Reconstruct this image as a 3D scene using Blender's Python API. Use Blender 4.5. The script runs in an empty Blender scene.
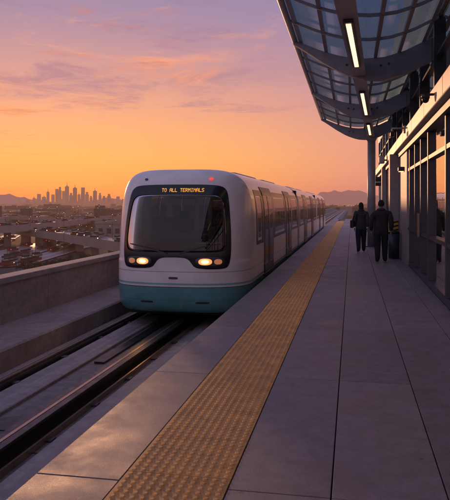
import bpy, bmesh, math, random
import numpy as np
from mathutils import Vector, Matrix
random.seed(7); rng=np.random.default_rng(7)
S=bpy.context.scene
S.view_settings.view_transform='Standard'; S.view_settings.look='None'; S.view_settings.exposure=0; S.view_settings.gamma=1
TH=math.radians(11.05); CT,ST=math.cos(TH),math.sin(TH)
F=650.0; EYE=1.6; HY=204.0
def px(x,y,z):            # world point on plane z seen at photo position
    d=F*(EYE-z)/(y-HY); lat=(x-225)/F*d
    return (lat*CT-d*ST, lat*ST+d*CT)
# ------------------------------------------------------------ materials
def newmat(n):
    m=bpy.data.materials.new(n); m.use_nodes=True
    nt=m.node_tree; b=nt.nodes['Principled BSDF']; return m,nt,b
def rgb(c): return (c[0],c[1],c[2],1)
def mat(n,col,rough=.5,metal=0,var=.15,scale=3,bump=0,bscale=40,emit=None,es=0,spec=.5,coat=0,stretch=None,attr=None,rvar=.0,stain=0,sample=True,speck=0,gum=0):
    m,nt,b=newmat(n); N=nt.nodes; L=nt.links
    b.inputs['Roughness'].default_value=rough; b.inputs['Metallic'].default_value=metal
    b.inputs['Specular IOR Level'].default_value=spec
    b.inputs['Coat Weight'].default_value=coat; b.inputs['Coat Roughness'].default_value=.08
    geo=N.new('ShaderNodeNewGeometry')
    vec=geo.outputs['Position']
    if stretch:
        mp=N.new('ShaderNodeMapping'); mp.inputs['Scale'].default_value=stretch; L.new(vec,mp.inputs['Vector']); vec=mp.outputs[0]
    no=N.new('ShaderNodeTexNoise'); no.inputs['Scale'].default_value=scale; no.inputs['Detail'].default_value=6; no.inputs['Roughness'].default_value=.62
    L.new(vec,no.inputs['Vector'])
    mr=N.new('ShaderNodeMapRange'); mr.inputs['From Min'].default_value=.3; mr.inputs['From Max'].default_value=.7
    mr.inputs['To Min'].default_value=1-var; mr.inputs['To Max'].default_value=1+var; L.new(no.outputs['Fac'],mr.inputs['Value'])
    mx=N.new('ShaderNodeVectorMath'); mx.operation='SCALE'; mx.inputs[0].default_value=col[:3]; L.new(mr.outputs[0],mx.inputs['Scale'])
    out=mx.outputs[0]
    def scaleby(out,sock):
        s=N.new('ShaderNodeVectorMath'); s.operation='SCALE'; L.new(out,s.inputs[0]); L.new(sock,s.inputs['Scale']); return s.outputs[0]
    if attr:
        at=N.new('ShaderNodeAttribute'); at.attribute_name=attr
        m2=N.new('ShaderNodeVectorMath'); m2.operation='MULTIPLY'; L.new(out,m2.inputs[0]); L.new(at.outputs['Color'],m2.inputs[1]); out=m2.outputs[0]
    if stain:   # blotchy dirt at a finer scale
        n3=N.new('ShaderNodeTexNoise'); n3.inputs['Scale'].default_value=7; n3.inputs['Detail'].default_value=8; n3.inputs['Roughness'].default_value=.75; L.new(geo.outputs['Position'],n3.inputs['Vector'])
        r3=N.new('ShaderNodeMapRange'); r3.inputs['From Min'].default_value=.35; r3.inputs['From Max'].default_value=.6; r3.inputs['To Min'].default_value=1-stain; r3.inputs['To Max'].default_value=1; L.new(n3.outputs['Fac'],r3.inputs['Value'])
        out=scaleby(out,r3.outputs[0])
    if speck:   # aggregate grain
        n4=N.new('ShaderNodeTexNoise'); n4.inputs['Scale'].default_value=140; n4.inputs['Detail'].default_value=3; L.new(geo.outputs['Position'],n4.inputs['Vector'])
        r4=N.new('ShaderNodeMapRange'); r4.inputs['From Min'].default_value=.35; r4.inputs['From Max'].default_value=.65; r4.inputs['To Min'].default_value=1-speck; r4.inputs['To Max'].default_value=1+speck; L.new(n4.outputs['Fac'],r4.inputs['Value'])
        out=scaleby(out,r4.outputs[0])
    if gum:     # sparse trodden-in dark spots
        vo=N.new('ShaderNodeTexVoronoi'); vo.inputs['Scale'].default_value=2.6; L.new(geo.outputs['Position'],vo.inputs['Vector'])
        r5=N.new('ShaderNodeMapRange'); r5.inputs['From Min'].default_value=.035; r5.inputs['From Max'].default_value=.055; r5.inputs['To Min'].default_value=1-gum; r5.inputs['To Max'].default_value=1; L.new(vo.outputs['Distance'],r5.inputs['Value'])
        out=scaleby(out,r5.outputs[0])
    L.new(out,b.inputs['Base Color'])
    if rvar:
        r2=N.new('ShaderNodeMapRange'); r2.inputs['From Min'].default_value=.3; r2.inputs['From Max'].default_value=.7
        r2.inputs['To Min'].default_value=max(.02,rough-rvar); r2.inputs['To Max'].default_value=min(1,rough+rvar); L.new(no.outputs['Fac'],r2.inputs['Value']); L.new(r2.outputs[0],b.inputs['Roughness'])
    if bump:
        n2=N.new('ShaderNodeTexNoise'); n2.inputs['Scale'].default_value=bscale; n2.inputs['Detail'].default_value=4; L.new(geo.outputs['Position'],n2.inputs['Vector'])
        bp=N.new('ShaderNodeBump'); bp.inputs['Strength'].default_value=bump; bp.inputs['Distance'].default_value=.01; L.new(n2.outputs['Fac'],bp.inputs['Height']); L.new(bp.outputs[0],b.inputs['Normal'])
    if emit:
        b.inputs['Emission Color'].default_value=rgb(emit); b.inputs['Emission Strength'].default_value=es
        if not sample: m.cycles.emission_sampling='NONE'
    return m
def add_haze(m,L0,col=(.42,.17,.10)):  # aerial haze painted into the material: glow replaces surface colour with distance from origin
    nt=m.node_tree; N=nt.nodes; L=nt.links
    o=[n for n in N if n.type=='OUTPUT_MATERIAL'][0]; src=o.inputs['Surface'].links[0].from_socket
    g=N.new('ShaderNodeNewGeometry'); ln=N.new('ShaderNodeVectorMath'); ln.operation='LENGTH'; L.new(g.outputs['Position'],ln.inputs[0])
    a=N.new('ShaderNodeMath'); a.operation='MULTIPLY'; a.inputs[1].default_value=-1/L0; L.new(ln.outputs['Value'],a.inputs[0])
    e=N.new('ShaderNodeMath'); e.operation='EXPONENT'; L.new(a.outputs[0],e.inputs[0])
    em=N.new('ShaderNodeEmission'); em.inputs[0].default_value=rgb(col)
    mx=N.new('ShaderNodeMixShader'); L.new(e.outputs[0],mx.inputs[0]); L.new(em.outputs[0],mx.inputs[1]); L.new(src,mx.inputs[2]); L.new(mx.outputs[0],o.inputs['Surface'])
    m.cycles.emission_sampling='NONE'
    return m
def glassmat(n,tint=(.3,.34,.36),refl=.12,rough=.03,gcol=(.8,.8,.8),diff=None,dw=0):
    m,nt,b=newmat(n); N=nt.nodes; L=nt.links; o=[x for x in N if x.type=='OUTPUT_MATERIAL'][0]; N.remove(b)
    t=N.new('ShaderNodeBsdfTransparent'); t.inputs[0].default_value=rgb(tint)
    g=N.new('ShaderNodeBsdfGlossy'); g.inputs['Color'].default_value=rgb(gcol); g.inputs['Roughness'].default_value=rough
    fr=N.new('ShaderNodeFresnel'); fr.inputs[0].default_value=1.5
    ad=N.new('ShaderNodeMath'); ad.operation='ADD'; ad.use_clamp=True; ad.inputs[1].default_value=refl; L.new(fr.outputs[0],ad.inputs[0])
    base=t.outputs[0]
    if dw:
        d=N.new('ShaderNodeBsdfTranslucent'); d.inputs[0].default_value=rgb(diff); m1=N.new('ShaderNodeMixShader'); m1.inputs[0].default_value=dw
        L.new(base,m1.inputs[1]); L.new(d.outputs[0],m1.inputs[2]); base=m1.outputs[0]
    mx=N.new('ShaderNodeMixShader'); L.new(ad.outputs[0],mx.inputs[0]); L.new(base,mx.inputs[1]); L.new(g.outputs[0],mx.inputs[2]); L.new(mx.outputs[0],o.inputs['Surface'])
    no=N.new('ShaderNodeTexNoise'); no.inputs['Scale'].default_value=.9
    ge=N.new('ShaderNodeNewGeometry'); L.new(ge.outputs['Position'],no.inputs['Vector'])
    bp=N.new('ShaderNodeBump'); bp.inputs['Strength'].default_value=.25; bp.inputs['Distance'].default_value=.02; L.new(no.outputs['Fac'],bp.inputs['Height']); L.new(bp.outputs[0],g.inputs['Normal'])
    return m
# ------------------------------------------------------------ mesh helpers
def link(o,parent=None):
    S.collection.objects.link(o)
    if parent: o.parent=parent
    return o
def empty(n,loc=(0,0,0)):
    o=bpy.data.objects.new(n,None); o.location=loc; return link(o)
def mesh(n,v,f,m=None,parent=None,smooth=False,mats=None,mi=None,auto=None):
    me=bpy.data.meshes.new(n); me.from_pydata([tuple(a) for a in v],[],[tuple(a) for a in f]); me.update()
    for mm in (mats or ([m] if m else [])): me.materials.append(mm)
    if mi is not None: me.polygons.foreach_set('material_index',mi)
    if smooth: me.polygons.foreach_set('use_smooth',[True]*len(me.polygons))
    o=bpy.data.objects.new(n,me); link(o,parent)
    return o
def box(n,x0,x1,y0,y1,z0,z1,m,parent=None,bev=0):
    v=[(x,y,z) for x in(x0,x1) for y in(y0,y1) for z in(z0,z1)]
    f=[(0,1,3,2),(4,6,7,5),(0,4,5,1),(2,3,7,6),(0,2,6,4),(1,5,7,3)]
    o=mesh(n,v,f,m,parent)
    if bev:
        b=o.modifiers.new('b','BEVEL'); b.width=bev; b.segments=2; b.limit_method='ANGLE'
    return o
def boxes(n,L,m,parent=None,attr=None,bev=0):
    v=[];f=[]
    for i,bx in enumerate(L):
        x0,x1,y0,y1,z0,z1=bx[:6]; k=len(v)
        v+=[(x,y,z) for x in(x0,x1) for y in(y0,y1) for z in(z0,z1)]
        f+=[tuple(k+a for a in q) for q in[(0,1,3,2),(4,6,7,5),(0,4,5,1),(2,3,7,6),(0,2,6,4),(1,5,7,3)]]
    o=mesh(n,v,f,m,parent)
    if attr:
        ca=o.data.color_attributes.new(attr,'FLOAT_COLOR','POINT')
        ca.data.foreach_set('color',np.repeat(np.array([(*b[6],1) for b in L],float),8,axis=0).ravel())
    if bev:
        b=o.modifiers.new('b','BEVEL'); b.width=bev; b.segments=1; b.limit_method='ANGLE'
    return o
def prism(n,prof,y0,y1,m,parent=None,bev=0):
    k=len(prof); v=[(x,y0,z) for x,z in prof]+[(x,y1,z) for x,z in prof]
    f=[(i,(i+1)%k,(i+1)%k+k,i+k) for i in range(k)]+[tuple(range(k))[::-1],tuple(range(k,2*k))]
    o=mesh(n,v,f,m,parent)
    bm=bmesh.new(); bm.from_mesh(o.data); bmesh.ops.recalc_face_normals(bm,faces=bm.faces); bm.to_mesh(o.data); bm.free()
    if bev:
        b=o.modifiers.new('b','BEVEL'); b.width=bev; b.segments=2; b.limit_method='ANGLE'
    return o
def cyl(n,p0,p1,r,m,parent=None,seg=16,r2=None):
    p0=Vector(p0);p1=Vector(p1);d=(p1-p0).normalized(); a=d.orthogonal().normalized(); b=d.cross(a); r2=r if r2 is None else r2
    v=[];
    for p,rr in((p0,r),(p1,r2)):
        for i in range(seg):
            t=2*math.pi*i/seg; v.append(p+a*rr*math.cos(t)+b*rr*math.sin(t))
    f=[(i,(i+1)%seg,(i+1)%seg+seg,i+seg) for i in range(seg)]+[tuple(range(seg))[::-1],tuple(range(seg,2*seg))]
    o=mesh(n,v,f,m,parent)
    for p in o.data.polygons: p.use_smooth=len(p.vertices)==4
    return o
def sphere(n,c,r,m,parent=None,u=20,w=12):
    v=[];f=[]
    if not hasattr(r,'__len__'): r=(r,r,r)
    for j in range(w+1):
        ph=math.pi*j/w
        for i in range(u):
            t=2*math.pi*i/u; v.append((c[0]+r[0]*math.sin(ph)*math.cos(t),c[1]+r[1]*math.sin(ph)*math.sin(t),c[2]+r[2]*math.cos(ph)))
    for j in range(w):
        for i in range(u):
            f.append((j*u+i,(j+1)*u+i,(j+1)*u+(i+1)%u,j*u+(i+1)%u))
    return mesh(n,v,f,m,parent,smooth=True)
# ------------------------------------------------------------ world
SUNAZ=math.radians(-27)
W=bpy.data.worlds.new("World"); S.world=W; W.use_nodes=True
nt=W.node_tree; N=nt.nodes; L=nt.links; N.clear()
out=N.new('ShaderNodeOutputWorld'); bg=N.new('ShaderNodeBackground'); L.new(bg.outputs[0],out.inputs[0])
tc=N.new('ShaderNodeTexCoord'); sep=N.new('ShaderNodeSeparateXYZ'); L.new(tc.outputs['Generated'],sep.inputs[0])
def lin(c): return tuple(((x/255)/12.92 if x/255<=.04045 else ((x/255+.055)/1.055)**2.4) for x in c)
def ramp(stops):
    r=N.new('ShaderNodeValToRGB'); e=r.color_ramp.elements
    while len(e)>1: e.remove(e[0])
    e[0].position=stops[0][0]; e[0].color=rgb(lin(stops[0][1]))
    for p,c in stops[1:]:
        q=e.new(p); q.color=rgb(lin(c))
    L.new(sep.outputs['Z'],r.inputs[0]); return r
warm=ramp([(0,(232,134,92)),(.012,(243,147,90)),(.035,(250,163,92)),(.07,(252,176,104)),(.11,(247,172,120)),(.155,(232,162,136)),(.21,(204,150,150)),(.28,(166,138,164)),(.45,(134,126,174)),(1,(110,120,174))])
cool=ramp([(0,(198,124,124)),(.02,(216,138,124)),(.05,(230,152,126)),(.09,(230,156,134)),(.14,(214,152,146)),(.2,(188,144,160)),(.28,(158,136,170)),(.45,(134,128,178)),(1,(110,120,174))])
back=ramp([(0,(160,140,165)),(.1,(205,172,190)),(.25,(205,188,208)),(.5,(175,170,205)),(1,(128,132,178))])
def vdot(az):
    d=N.new('ShaderNodeVectorMath'); d.operation='DOT_PRODUCT'; L.new(tc.outputs['Generated'],d.inputs[0]); d.inputs[1].default_value=(math.sin(az),math.cos(az),0); return d.outputs['Value']
def mapr(s,a,b,c=0,d=1,sm=True):
    m=N.new('ShaderNodeMapRange'); m.interpolation_type='SMOOTHSTEP' if sm else 'LINEAR'
    m.inputs['From Min'].default_value=a;m.inputs['From Max'].default_value=b;m.inputs['To Min'].default_value=c;m.inputs['To Max'].default_value=d; L.new(s,m.inputs['Value']); return m.outputs[0]
def mixc(f,a,b,bt='MIX'):
    m=N.new('ShaderNodeMix'); m.data_type='RGBA'; m.blend_type=bt
    if isinstance(f,float): m.inputs[0].default_value=f
    else: L.new(f,m.inputs[0])
    for s,i in((a,6),(b,7)):
        if isinstance(s,tuple): m.inputs[i].default_value=s
        else: L.new(s,m.inputs[i])
    return m.outputs[2]
def mul(*a):
    cur=a[0]
    for b in a[1:]:
        m=N.new('ShaderNodeMath'); m.operation='MULTIPLY'; L.new(cur,m.inputs[0])
        if isinstance(b,float): m.inputs[1].default_value=b
        else: L.new(b,m.inputs[1])
        cur=m.outputs[0]
    return cur
dsun=vdot(SUNAZ)
c1=mixc(mapr(dsun,.86,.99),cool.outputs[0],warm.outputs[0])
c2=mixc(mapr(dsun,-.3,.55),back.outputs[0],c1)
def cloud(scale,stretch,loc,a,b,dist=.6,det=9,rough=.58,rot=(0,0,0)):
    mp=N.new('ShaderNodeMapping'); mp.inputs['Scale'].default_value=stretch; mp.inputs['Location'].default_value=loc; mp.inputs['Rotation'].default_value=rot; L.new(tc.outputs['Generated'],mp.inputs[0])
    n=N.new('ShaderNodeTexNoise'); n.inputs['Scale'].default_value=scale; n.inputs['Detail'].default_value=det; n.inputs['Roughness'].default_value=rough; n.inputs['Distortion'].default_value=dist; L.new(mp.outputs[0],n.inputs['Vector'])
    return mapr(n.outputs['Fac'],a,b)
lowm=mapr(sep.outputs['Z'],.08,.15)
sm=mapr(dsun,.88,.985,.12,1.)
tilt=(0,math.radians(6),0)
pk=cloud(3.6,(1,1,5.5),(1.3,.4,2.0),.50,.62,rot=tilt,rough=.64)
pu=cloud(3.0,(1,1,5.0),(4.3,2.4,.7),.49,.60,rot=tilt,rough=.64)
fine=cloud(10.0,(1,1,4),(0,3,1),.36,.62,det=12,rough=.66)
cr=N.new('ShaderNodeValToRGB'); e=cr.color_ramp.elements; e[0].position=.05; e[0].color=rgb(lin((244,146,94))); e[1].position=.26; e[1].color=rgb(lin((246,166,136)))
L.new(sep.outputs['Z'],cr.inputs[0])
c3=mixc(mul(pu,lowm,fine,sm,.7),c2,rgb(lin((158,118,146))))
c4=mixc(mul(pk,lowm,fine,sm,.9),c3,cr.outputs[0])
low=cloud(4.0,(1,1,14),(2.2,6.1,.3),.55,.64,rough=.64); lm2=mapr(sep.outputs['Z'],.03,.07)
c4=mixc(mul(low,lm2,fine,sm,.5),c4,rgb(lin((212,122,98))))
sky=N.new('ShaderNodeTexSky'); sky.sky_type='NISHITA'; sky.sun_disc=False; sky.sun_elevation=math.radians(4); sky.sun_rotation=SUNAZ; sky.air_density=1.5; sky.dust_density=2
sc=N.new('ShaderNodeVectorMath'); sc.operation='SCALE'; sc.inputs['Scale'].default_value=.005; L.new(sky.outputs[0],sc.inputs[0])
c5=mixc(1.0,c4,sc.outputs[0],'ADD')
L.new(c5,bg.inputs[0]); bg.inputs[1].default_value=1.0
sl=bpy.data.lights.new('sun','SUN'); sl.energy=1.5; sl.angle=math.radians(3); sl.color=(1,.5,.25)
so=bpy.data.objects.new('sun',sl); link(so)
el=math.radians(4.5); sd=Vector((math.sin(SUNAZ)*math.cos(el),math.cos(SUNAZ)*math.cos(el),math.sin(el)))
so.rotation_euler=sd.to_track_quat('Z','Y').to_euler()
# ------------------------------------------------------------ camera
cd=bpy.data.cameras.new('camera'); cam=bpy.data.objects.new('camera',cd); link(cam); S.camera=cam
cam.location=(0,0,EYE); cam.rotation_euler=(math.radians(90),0,TH)
cd.sensor_fit='HORIZONTAL'; cd.sensor_width=36; cd.lens=52; cd.shift_y=-46/450; cd.clip_end=60000; cd.clip_start=.05
# ------------------------------------------------------------ shared materials
M_tile=mat('platform_paver',(.235,.20,.195),.56,0,.2,2.2,.3,260,attr='tone',rvar=.12,stain=.28,speck=.16,gum=.35)
M_joint=mat('joint_dark',(.03,.03,.03),.9)
M_yel=mat('tactile_yellow',(.68,.345,.095),.6,0,.18,6,.15,200,attr='tone',stain=.28,speck=.08)
M_conc=mat('concrete',(.35,.28,.245),.85,0,.25,.8,.35,60,stretch=(1,1,3),stain=.28,speck=.12)
M_conc2=mat('guideway_concrete',(.21,.18,.165),.7,0,.45,1.3,.4,50,stretch=(3,.2,2),rvar=.15,stain=.45,speck=.2)
M_pad=mat('running_pad',(.29,.25,.235),.55,0,.4,1.5,.25,60,stretch=(6,.15,1),rvar=.15,stain=.35,speck=.15)
M_rail=mat('rail_steel',(.035,.03,.03),.35,.5,.3,6,rvar=.1)
M_railtop=mat('rail_top',(.45,.32,.22),.28,.9,.2,6)
M_steel=mat('canopy_steel',(.34,.33,.35),.45,.2,.1,2,stain=.12)
M_dsteel=mat('dark_steel',(.07,.075,.09),.4,.4,.15,3)
M_white=mat('white_metal',(.46,.43,.42),.4,.1,.1,2,stain=.15)
M_black=mat('black_plastic',(.02,.02,.022),.35)
M_wallp=mat('wall_panel',(.34,.30,.30),.5,.1,.1,1,stain=.12)
M_glassroof=glassmat('roof_glass',(.19,.33,.40),.06,.12,diff=(.18,.33,.39),dw=.35)
M_wing=glassmat('window_glass',(.20,.19,.18),.24,.02,(.95,.88,.82))
M_trg=glassmat('train_glass',(.24,.25,.26),.02,.02,(.62,.62,.62))
M_lamp=mat('lamp_warm',(.8,.6,.4),.5,emit=(1,.70,.38),es=2.0)
M_roomlamp=mat('room_lamp',(.8,.6,.4),.5,emit=(1,.62,.30),es=5)
# ------------------------------------------------------------ platform
PE=-1.845; WALLX=1.45
plat=empty('station_platform')
prism('slab',[(PE+.02,-.03),(6,-.03),(6,-.6),(-1.2,-.6),(-1.2,-13.5),(-1.6,-13.5),(-1.6,-.85),(PE+.02,-.85)],-8,70,M_joint,plat)
prism('edge_face',[(PE,-.012),(PE+.015,-.012),(PE+.015,-.85),(PE,-.85)],-8,70,M_conc,plat)
cols=[(PE,-1.322),(-.686,-.112),(-.112,.515),(.515,1.14),(1.14,1.45)]
L0=[]; off=5.98-2.4*6
for ci,(a,b) in enumerate(cols):
    y=off
    while y<70:
        t=1+random.uniform(-.15,.15); w=random.uniform(-.03,.03)
        L0.append((a+.004,b-.004,y+.004,y+2.396,-.03,0+random.uniform(-.0008,.0008),(t+w,t,t-w))); y+=2.4
boxes('pavers',L0,M_tile,plat,attr='tone',bev=.003)
tac=empty('tactile_paving_strip')
L0=[]; y=-3
while y<62:
    t=1+random.uniform(-.12,.12); L0.append((-1.318,-.690,y+.003,y+.607,-.03,.002,(t,t,t*.97))); y+=.61
boxes('plates',L0,M_yel,tac,attr='tone')
seg=8; v=[];f=[]
xs=[-1.318+.0305+.0567*i for i in range(11)]
tpl=[(math.cos(2*math.pi*i/seg),math.sin(2*math.pi*i/seg)) for i in range(seg)]
y=-3+.03
while y<55:
    for x in xs:
        k=len(v)
        v+=[(x+.018*c,y+.018*s,.0018) for c,s in tpl]+[(x+.011*c,y+.011*s,.0085) for c,s in tpl]
        f+=[(k+i,k+(i+1)%seg,k+seg+(i+1)%seg,k+seg+i) for i in range(seg)]+[tuple(range(k+seg,k+2*seg))]
    y+=.061
o=mesh('domes',v,f,M_yel,tac)
ca=o.data.color_attributes.new('tone','FLOAT_COLOR','POINT'); ca.data.foreach_set('color',np.tile([1.2,1.16,1.05,1],len(v)))
# ------------------------------------------------------------ guideway
GZ=-.85
gw=empty('train_guideway')
prism('deck',[(-1.6,GZ),(-7,GZ),(-7,GZ-1.2),(-1.6,GZ-1.2)],-8,260,M_conc2,gw)
boxes('running_pads',[(-4.42,-3.98,-8,250,GZ-.01,GZ+.05),(-2.98,-2.3,-8,250,GZ-.01,GZ+.05)],M_pad,gw,bev=.01)
boxes('guide_rail',[(-3.42,-3.16,-8,250,GZ-.01,GZ+.03),(-3.33,-3.25,-8,250,GZ+.03,GZ+.16),(-3.40,-3.18,-8,250,GZ+.16,GZ+.19)],M_rail,gw)
boxes('guide_rail_top',[(-3.31,-3.27,-8,250,GZ+.19,GZ+.195),(-3.10,-3.075,-8,250,GZ,GZ+.07)],M_railtop,gw)
boxes('power_rail',[(-4.60,-4.47,-8,250,GZ,GZ+.10),(-4.57,-4.50,-8,250,GZ+.1,GZ+.13)],M_rail,gw)
boxes('power_rail_cap',[(-4.55,-4.52,-8,250,GZ+.13,GZ+.137)],M_railtop,gw)
boxes('access_slot',[(-3.88,-3.72,9.4,13.5,GZ,GZ+.035),(-3.75,-3.66,3.2,5.6,GZ,GZ+.03)],M_rail,gw)
boxes('rail_ties',[(-3.55,-3.03,y,y+.12,GZ,GZ+.022) for y in np.arange(-7,60,1.2)],M_dsteel,gw)
boxes('rail_brackets',[(-4.72,-4.40,y,y+.10,GZ,GZ+.06) for y in np.arange(-7,60,1.5)],M_dsteel,gw)
boxes('cable_tray',[(-4.86,-4.74,-8,250,GZ,GZ+.05)],M_conc,gw)
boxes('deck_joint',[(-4.9,-1.9,y,y+.025,GZ,GZ+.002) for y in np.arange(1.3,60,4.6)],M_joint,gw)
mh=empty('manhole_cover'); 
cyl('rim',(-3.70,6.6,GZ),(-3.70,6.6,GZ+.02),.27,M_dsteel,mh,32); cyl('lid',(-3.70,6.6,GZ+.02),(-3.70,6.6,GZ+.03),.22,M_rail,mh,32)
pw=empty('parapet_wall')
prism('curb',[(-4.92,GZ),(-4.92,-.52),(-4.95,-.49),(-5.95,-.49),(-5.95,GZ)],-8,250,M_conc,pw)
y=-8; 
while y<250:
    prism('panel',[(-5.93,-.49),(-5.90,.22),(-5.86,.225),(-5.86,.33),(-6.22,.33),(-6.22,-2),(-5.97,-2)],y,y+3.985,M_conc,pw,bev=.012 if y<40 else 0); y+=4
for y in (10,40,70,100,140,180,220): box('pier',-5,-2.5,y,y+1.6,-13.6,GZ-1.2,M_conc,gw)
# ------------------------------------------------------------ train
a_=1.38; zc=.5; bt=1.79; bb=1.0; mt=5.0; mb=9.0
def outline(t):
    c,s=math.cos(t),math.sin(t); m=mt if s>=0 else mb; b=bt if s>=0 else bb
    r=(abs(c)**m+abs(s)**m)**(-1/m); return a_*r*c, zc+b*r*s
def kf(x,z):
    m=mt if z>=zc else mb; b=bt if z>=zc else bb
    return (abs(x/a_)**m+abs((z-zc)/b)**m)**(1/m)
def fy(x,z):
    u=min(1,abs(x)/a_); B=1.0*(1-(1-u**2.6)**(1/2.6))
    R=.36*max(0,(z-.55)/1.7)**1.6 + .10*max(0,(.1-z)/.66)**1.5
    k=min(1,kf(x,z)); E=.30 if z>zc else .16
    return B+R+E*(1-math.sqrt(max(0,1-k**10)))
def sx(z):
    m=mt if z>=zc else mb; b=bt if z>=zc else bb
    return a_*max(0,1-abs((z-zc)/b)**m)**(1/m)
def chaikin(P,n=2):
    for _ in range(n):
        Q=[]
        for i in range(len(P)):
            p=P[i];q=P[(i+1)%len(P)]; Q+=[(p[0]*.75+q[0]*.25,p[1]*.75+q[1]*.25),(p[0]*.25+q[0]*.75,p[1]*.25+q[1]*.75)]
        P=Q
    return P
def mirror(h): return h+[(-x,z) for x,z in reversed(h) if x>1e-6]
def raypoly(P,c,n=200):
    out=[]
    for i in range(n):
        t=2*math.pi*i/n; d=(math.cos(t),math.sin(t)); best=0
        for j in range(len(P)):
            ax,az=P[j][0]-c[0],P[j][1]-c[1]; bx,bz=P[(j+1)%len(P)][0]-c[0],P[(j+1)%len(P)][1]-c[1]
            ex,ez=bx-ax,bz-az; den=d[0]*ez-d[1]*ex
            if abs(den)<1e-9: continue
            r=(ax*ez-az*ex)/den; s=(ax*d[1]-az*d[0])/den
            if r>0 and -1e-9<=s<=1+1e-9: best=max(best,r)
        out.append((c[0]+d[0]*best,c[1]+d[1]*best))
    return out
mask_half=[(0,1.98),(.72,1.975),(.93,1.93),(1.0,1.75),(1.06,1.2),(1.08,.72),(1.05,.43),(.96,.36),(.46,.37),(.36,.45),(.29,.575),(0,.59)]
glass_half=[(0,1.79),(.70,1.785),(.87,1.75),(.94,1.6),(1.0,1.0),(1.0,.76),(.93,.69),(.6,.68),(0,.68)]
CEN=(0,1.2)
PM=raypoly(chaikin(mirror(mask_half)),CEN); PG=raypoly(chaikin(mirror(glass_half)),CEN)
def front_patch(n,inner,outer,off,m,parent,rings=10):
    v=[];f=[]; n_=len(outer)
    for j in range(rings+1):
        s=j/rings
        for i in range(n_):
            p=inner[i] if inner else (sum(q[0] for q in outer)/n_,sum(q[1] for q in outer)/n_)
            x=p[0]*(1-s)+outer[i][0]*s; z=p[1]*(1-s)+outer[i][1]*s
            v.append((x,fy(x,z)-off,z))
    for i in range(n_):
        x,z=outer[i]; v.append((x,fy(x,z)+.02,z))
    for j in range(rings+1):
        for i in range(n_): f.append((j*n_+i,j*n_+(i+1)%n_,(j+1)*n_+(i+1)%n_,(j+1)*n_+i))
    return mesh(n,v,f,m,parent,smooth=True)
def scalepoly(P,c,k): return [(c[0]+(x-c[0])*k,c[1]+(z-c[1])*k) for x,z in P]
def inpoly(x,z,P):
    r=False; j=len(P)-1
    for i in range(len(P)):
        if (P[i][1]>z)!=(P[j][1]>z) and x<(P[j][0]-P[i][0])*(z-P[i][1])/(P[j][1]-P[i][1])+P[i][0]: r=not r
        j=i
    return r
def livery():
    m,nt,b=newmat('train_livery'); N=nt.nodes; L=nt.links
    g=N.new('ShaderNodeNewGeometry'); s=N.new('ShaderNodeSeparateXYZ'); L.new(g.outputs['Position'],s.inputs[0])
    r=N.new('ShaderNodeValToRGB'); r.color_ramp.interpolation='CONSTANT'; e=r.color_ramp.elements
    mr=N.new('ShaderNodeMapRange'); mr.inputs['From Min'].default_value=-.6; mr.inputs['From Max'].default_value=2.4; L.new(s.outputs['Z'],mr.inputs['Value']); L.new(mr.outputs[0],r.inputs[0])
    def P(z): return (z+.6)/3
    white=(.78,.74,.71); teal=(.12,.32,.33); dk=(.03,.03,.035); lt=(.25,.44,.44)
    st=[(-.6,teal),(-.25,(.08,.24,.27)),(-.238,teal),(.00,dk),(.012,white),(.055,lt),(.085,white),(.30,(.3,.3,.3)),(.306,white),(2.04,(.35,.35,.35)),(2.048,white)]
    e[0].position=0; e[0].color=rgb(teal); e[1].position=P(st[1][0]); e[1].color=rgb(st[1][1])
    for z,c in st[2:]:
        q=e.new(P(z)); q.color=rgb(c)
    no=N.new('ShaderNodeTexNoise'); no.inputs['Scale'].default_value=2.5; no.inputs['Detail'].default_value=8; L.new(g.outputs['Position'],no.inputs['Vector'])
    m2=N.new('ShaderNodeMapRange'); m2.inputs['From Min'].default_value=.3; m2.inputs['From Max'].default_value=.7; m2.inputs['To Min'].default_value=.84; m2.inputs['To Max'].default_value=1.03; L.new(no.outputs['Fac'],m2.inputs['Value'])
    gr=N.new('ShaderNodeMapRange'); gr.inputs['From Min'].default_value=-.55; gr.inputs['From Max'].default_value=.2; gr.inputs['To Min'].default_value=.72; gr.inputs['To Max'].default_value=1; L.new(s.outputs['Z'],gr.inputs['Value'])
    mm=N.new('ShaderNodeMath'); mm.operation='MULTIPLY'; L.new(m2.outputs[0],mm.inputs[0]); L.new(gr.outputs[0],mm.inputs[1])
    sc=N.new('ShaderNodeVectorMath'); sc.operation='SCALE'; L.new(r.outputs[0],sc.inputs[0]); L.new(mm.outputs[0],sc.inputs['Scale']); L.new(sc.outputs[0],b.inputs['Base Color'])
    b.inputs['Roughness'].default_value=.3; b.inputs['Coat Weight'].default_value=.5; b.inputs['Coat Roughness'].default_value=.1
    return m
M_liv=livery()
M_mask=mat('black_gloss',(.012,.012,.014),.15,0,.05)
M_band=mat('window_band',(.012,.013,.016),.3,0,.05,spec=.25)
M_int=mat('train_interior',(.24,.23,.23),.6)
M_seat=mat('seat_fabric',(.03,.06,.12),.8)
M_rub=mat('rubber',(.015,.015,.015),.7)
M_hl=mat('headlamp_lens',(.9,.7,.4),.2,emit=(1,.33,.07),es=1.15,sample=False)
M_hlc=mat('headlamp_core',(1,.9,.7),.2,emit=(1,.70,.36),es=1.9,sample=False)
M_hl2=mat('fog_lens',(.5,.35,.25),.15,emit=(1,.30,.07),es=.28,sample=False)
M_red=mat('marker_red',(.6,.02,.02),.3,emit=(1,.04,.03),es=1.5,sample=False)
M_amb=mat('led_amber',(.6,.3,.05),.5,emit=(1,.42,.06),es=1.15,sample=False)
M_intl=mat('interior_lamp',(.8,.7,.6),.5,emit=(1,.66,.38),es=1.5)
M_roof=mat('train_roof',(.42,.41,.41),.5,.1,.12,2)
M_under=mat('underframe',(.03,.03,.03),.7)
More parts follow.
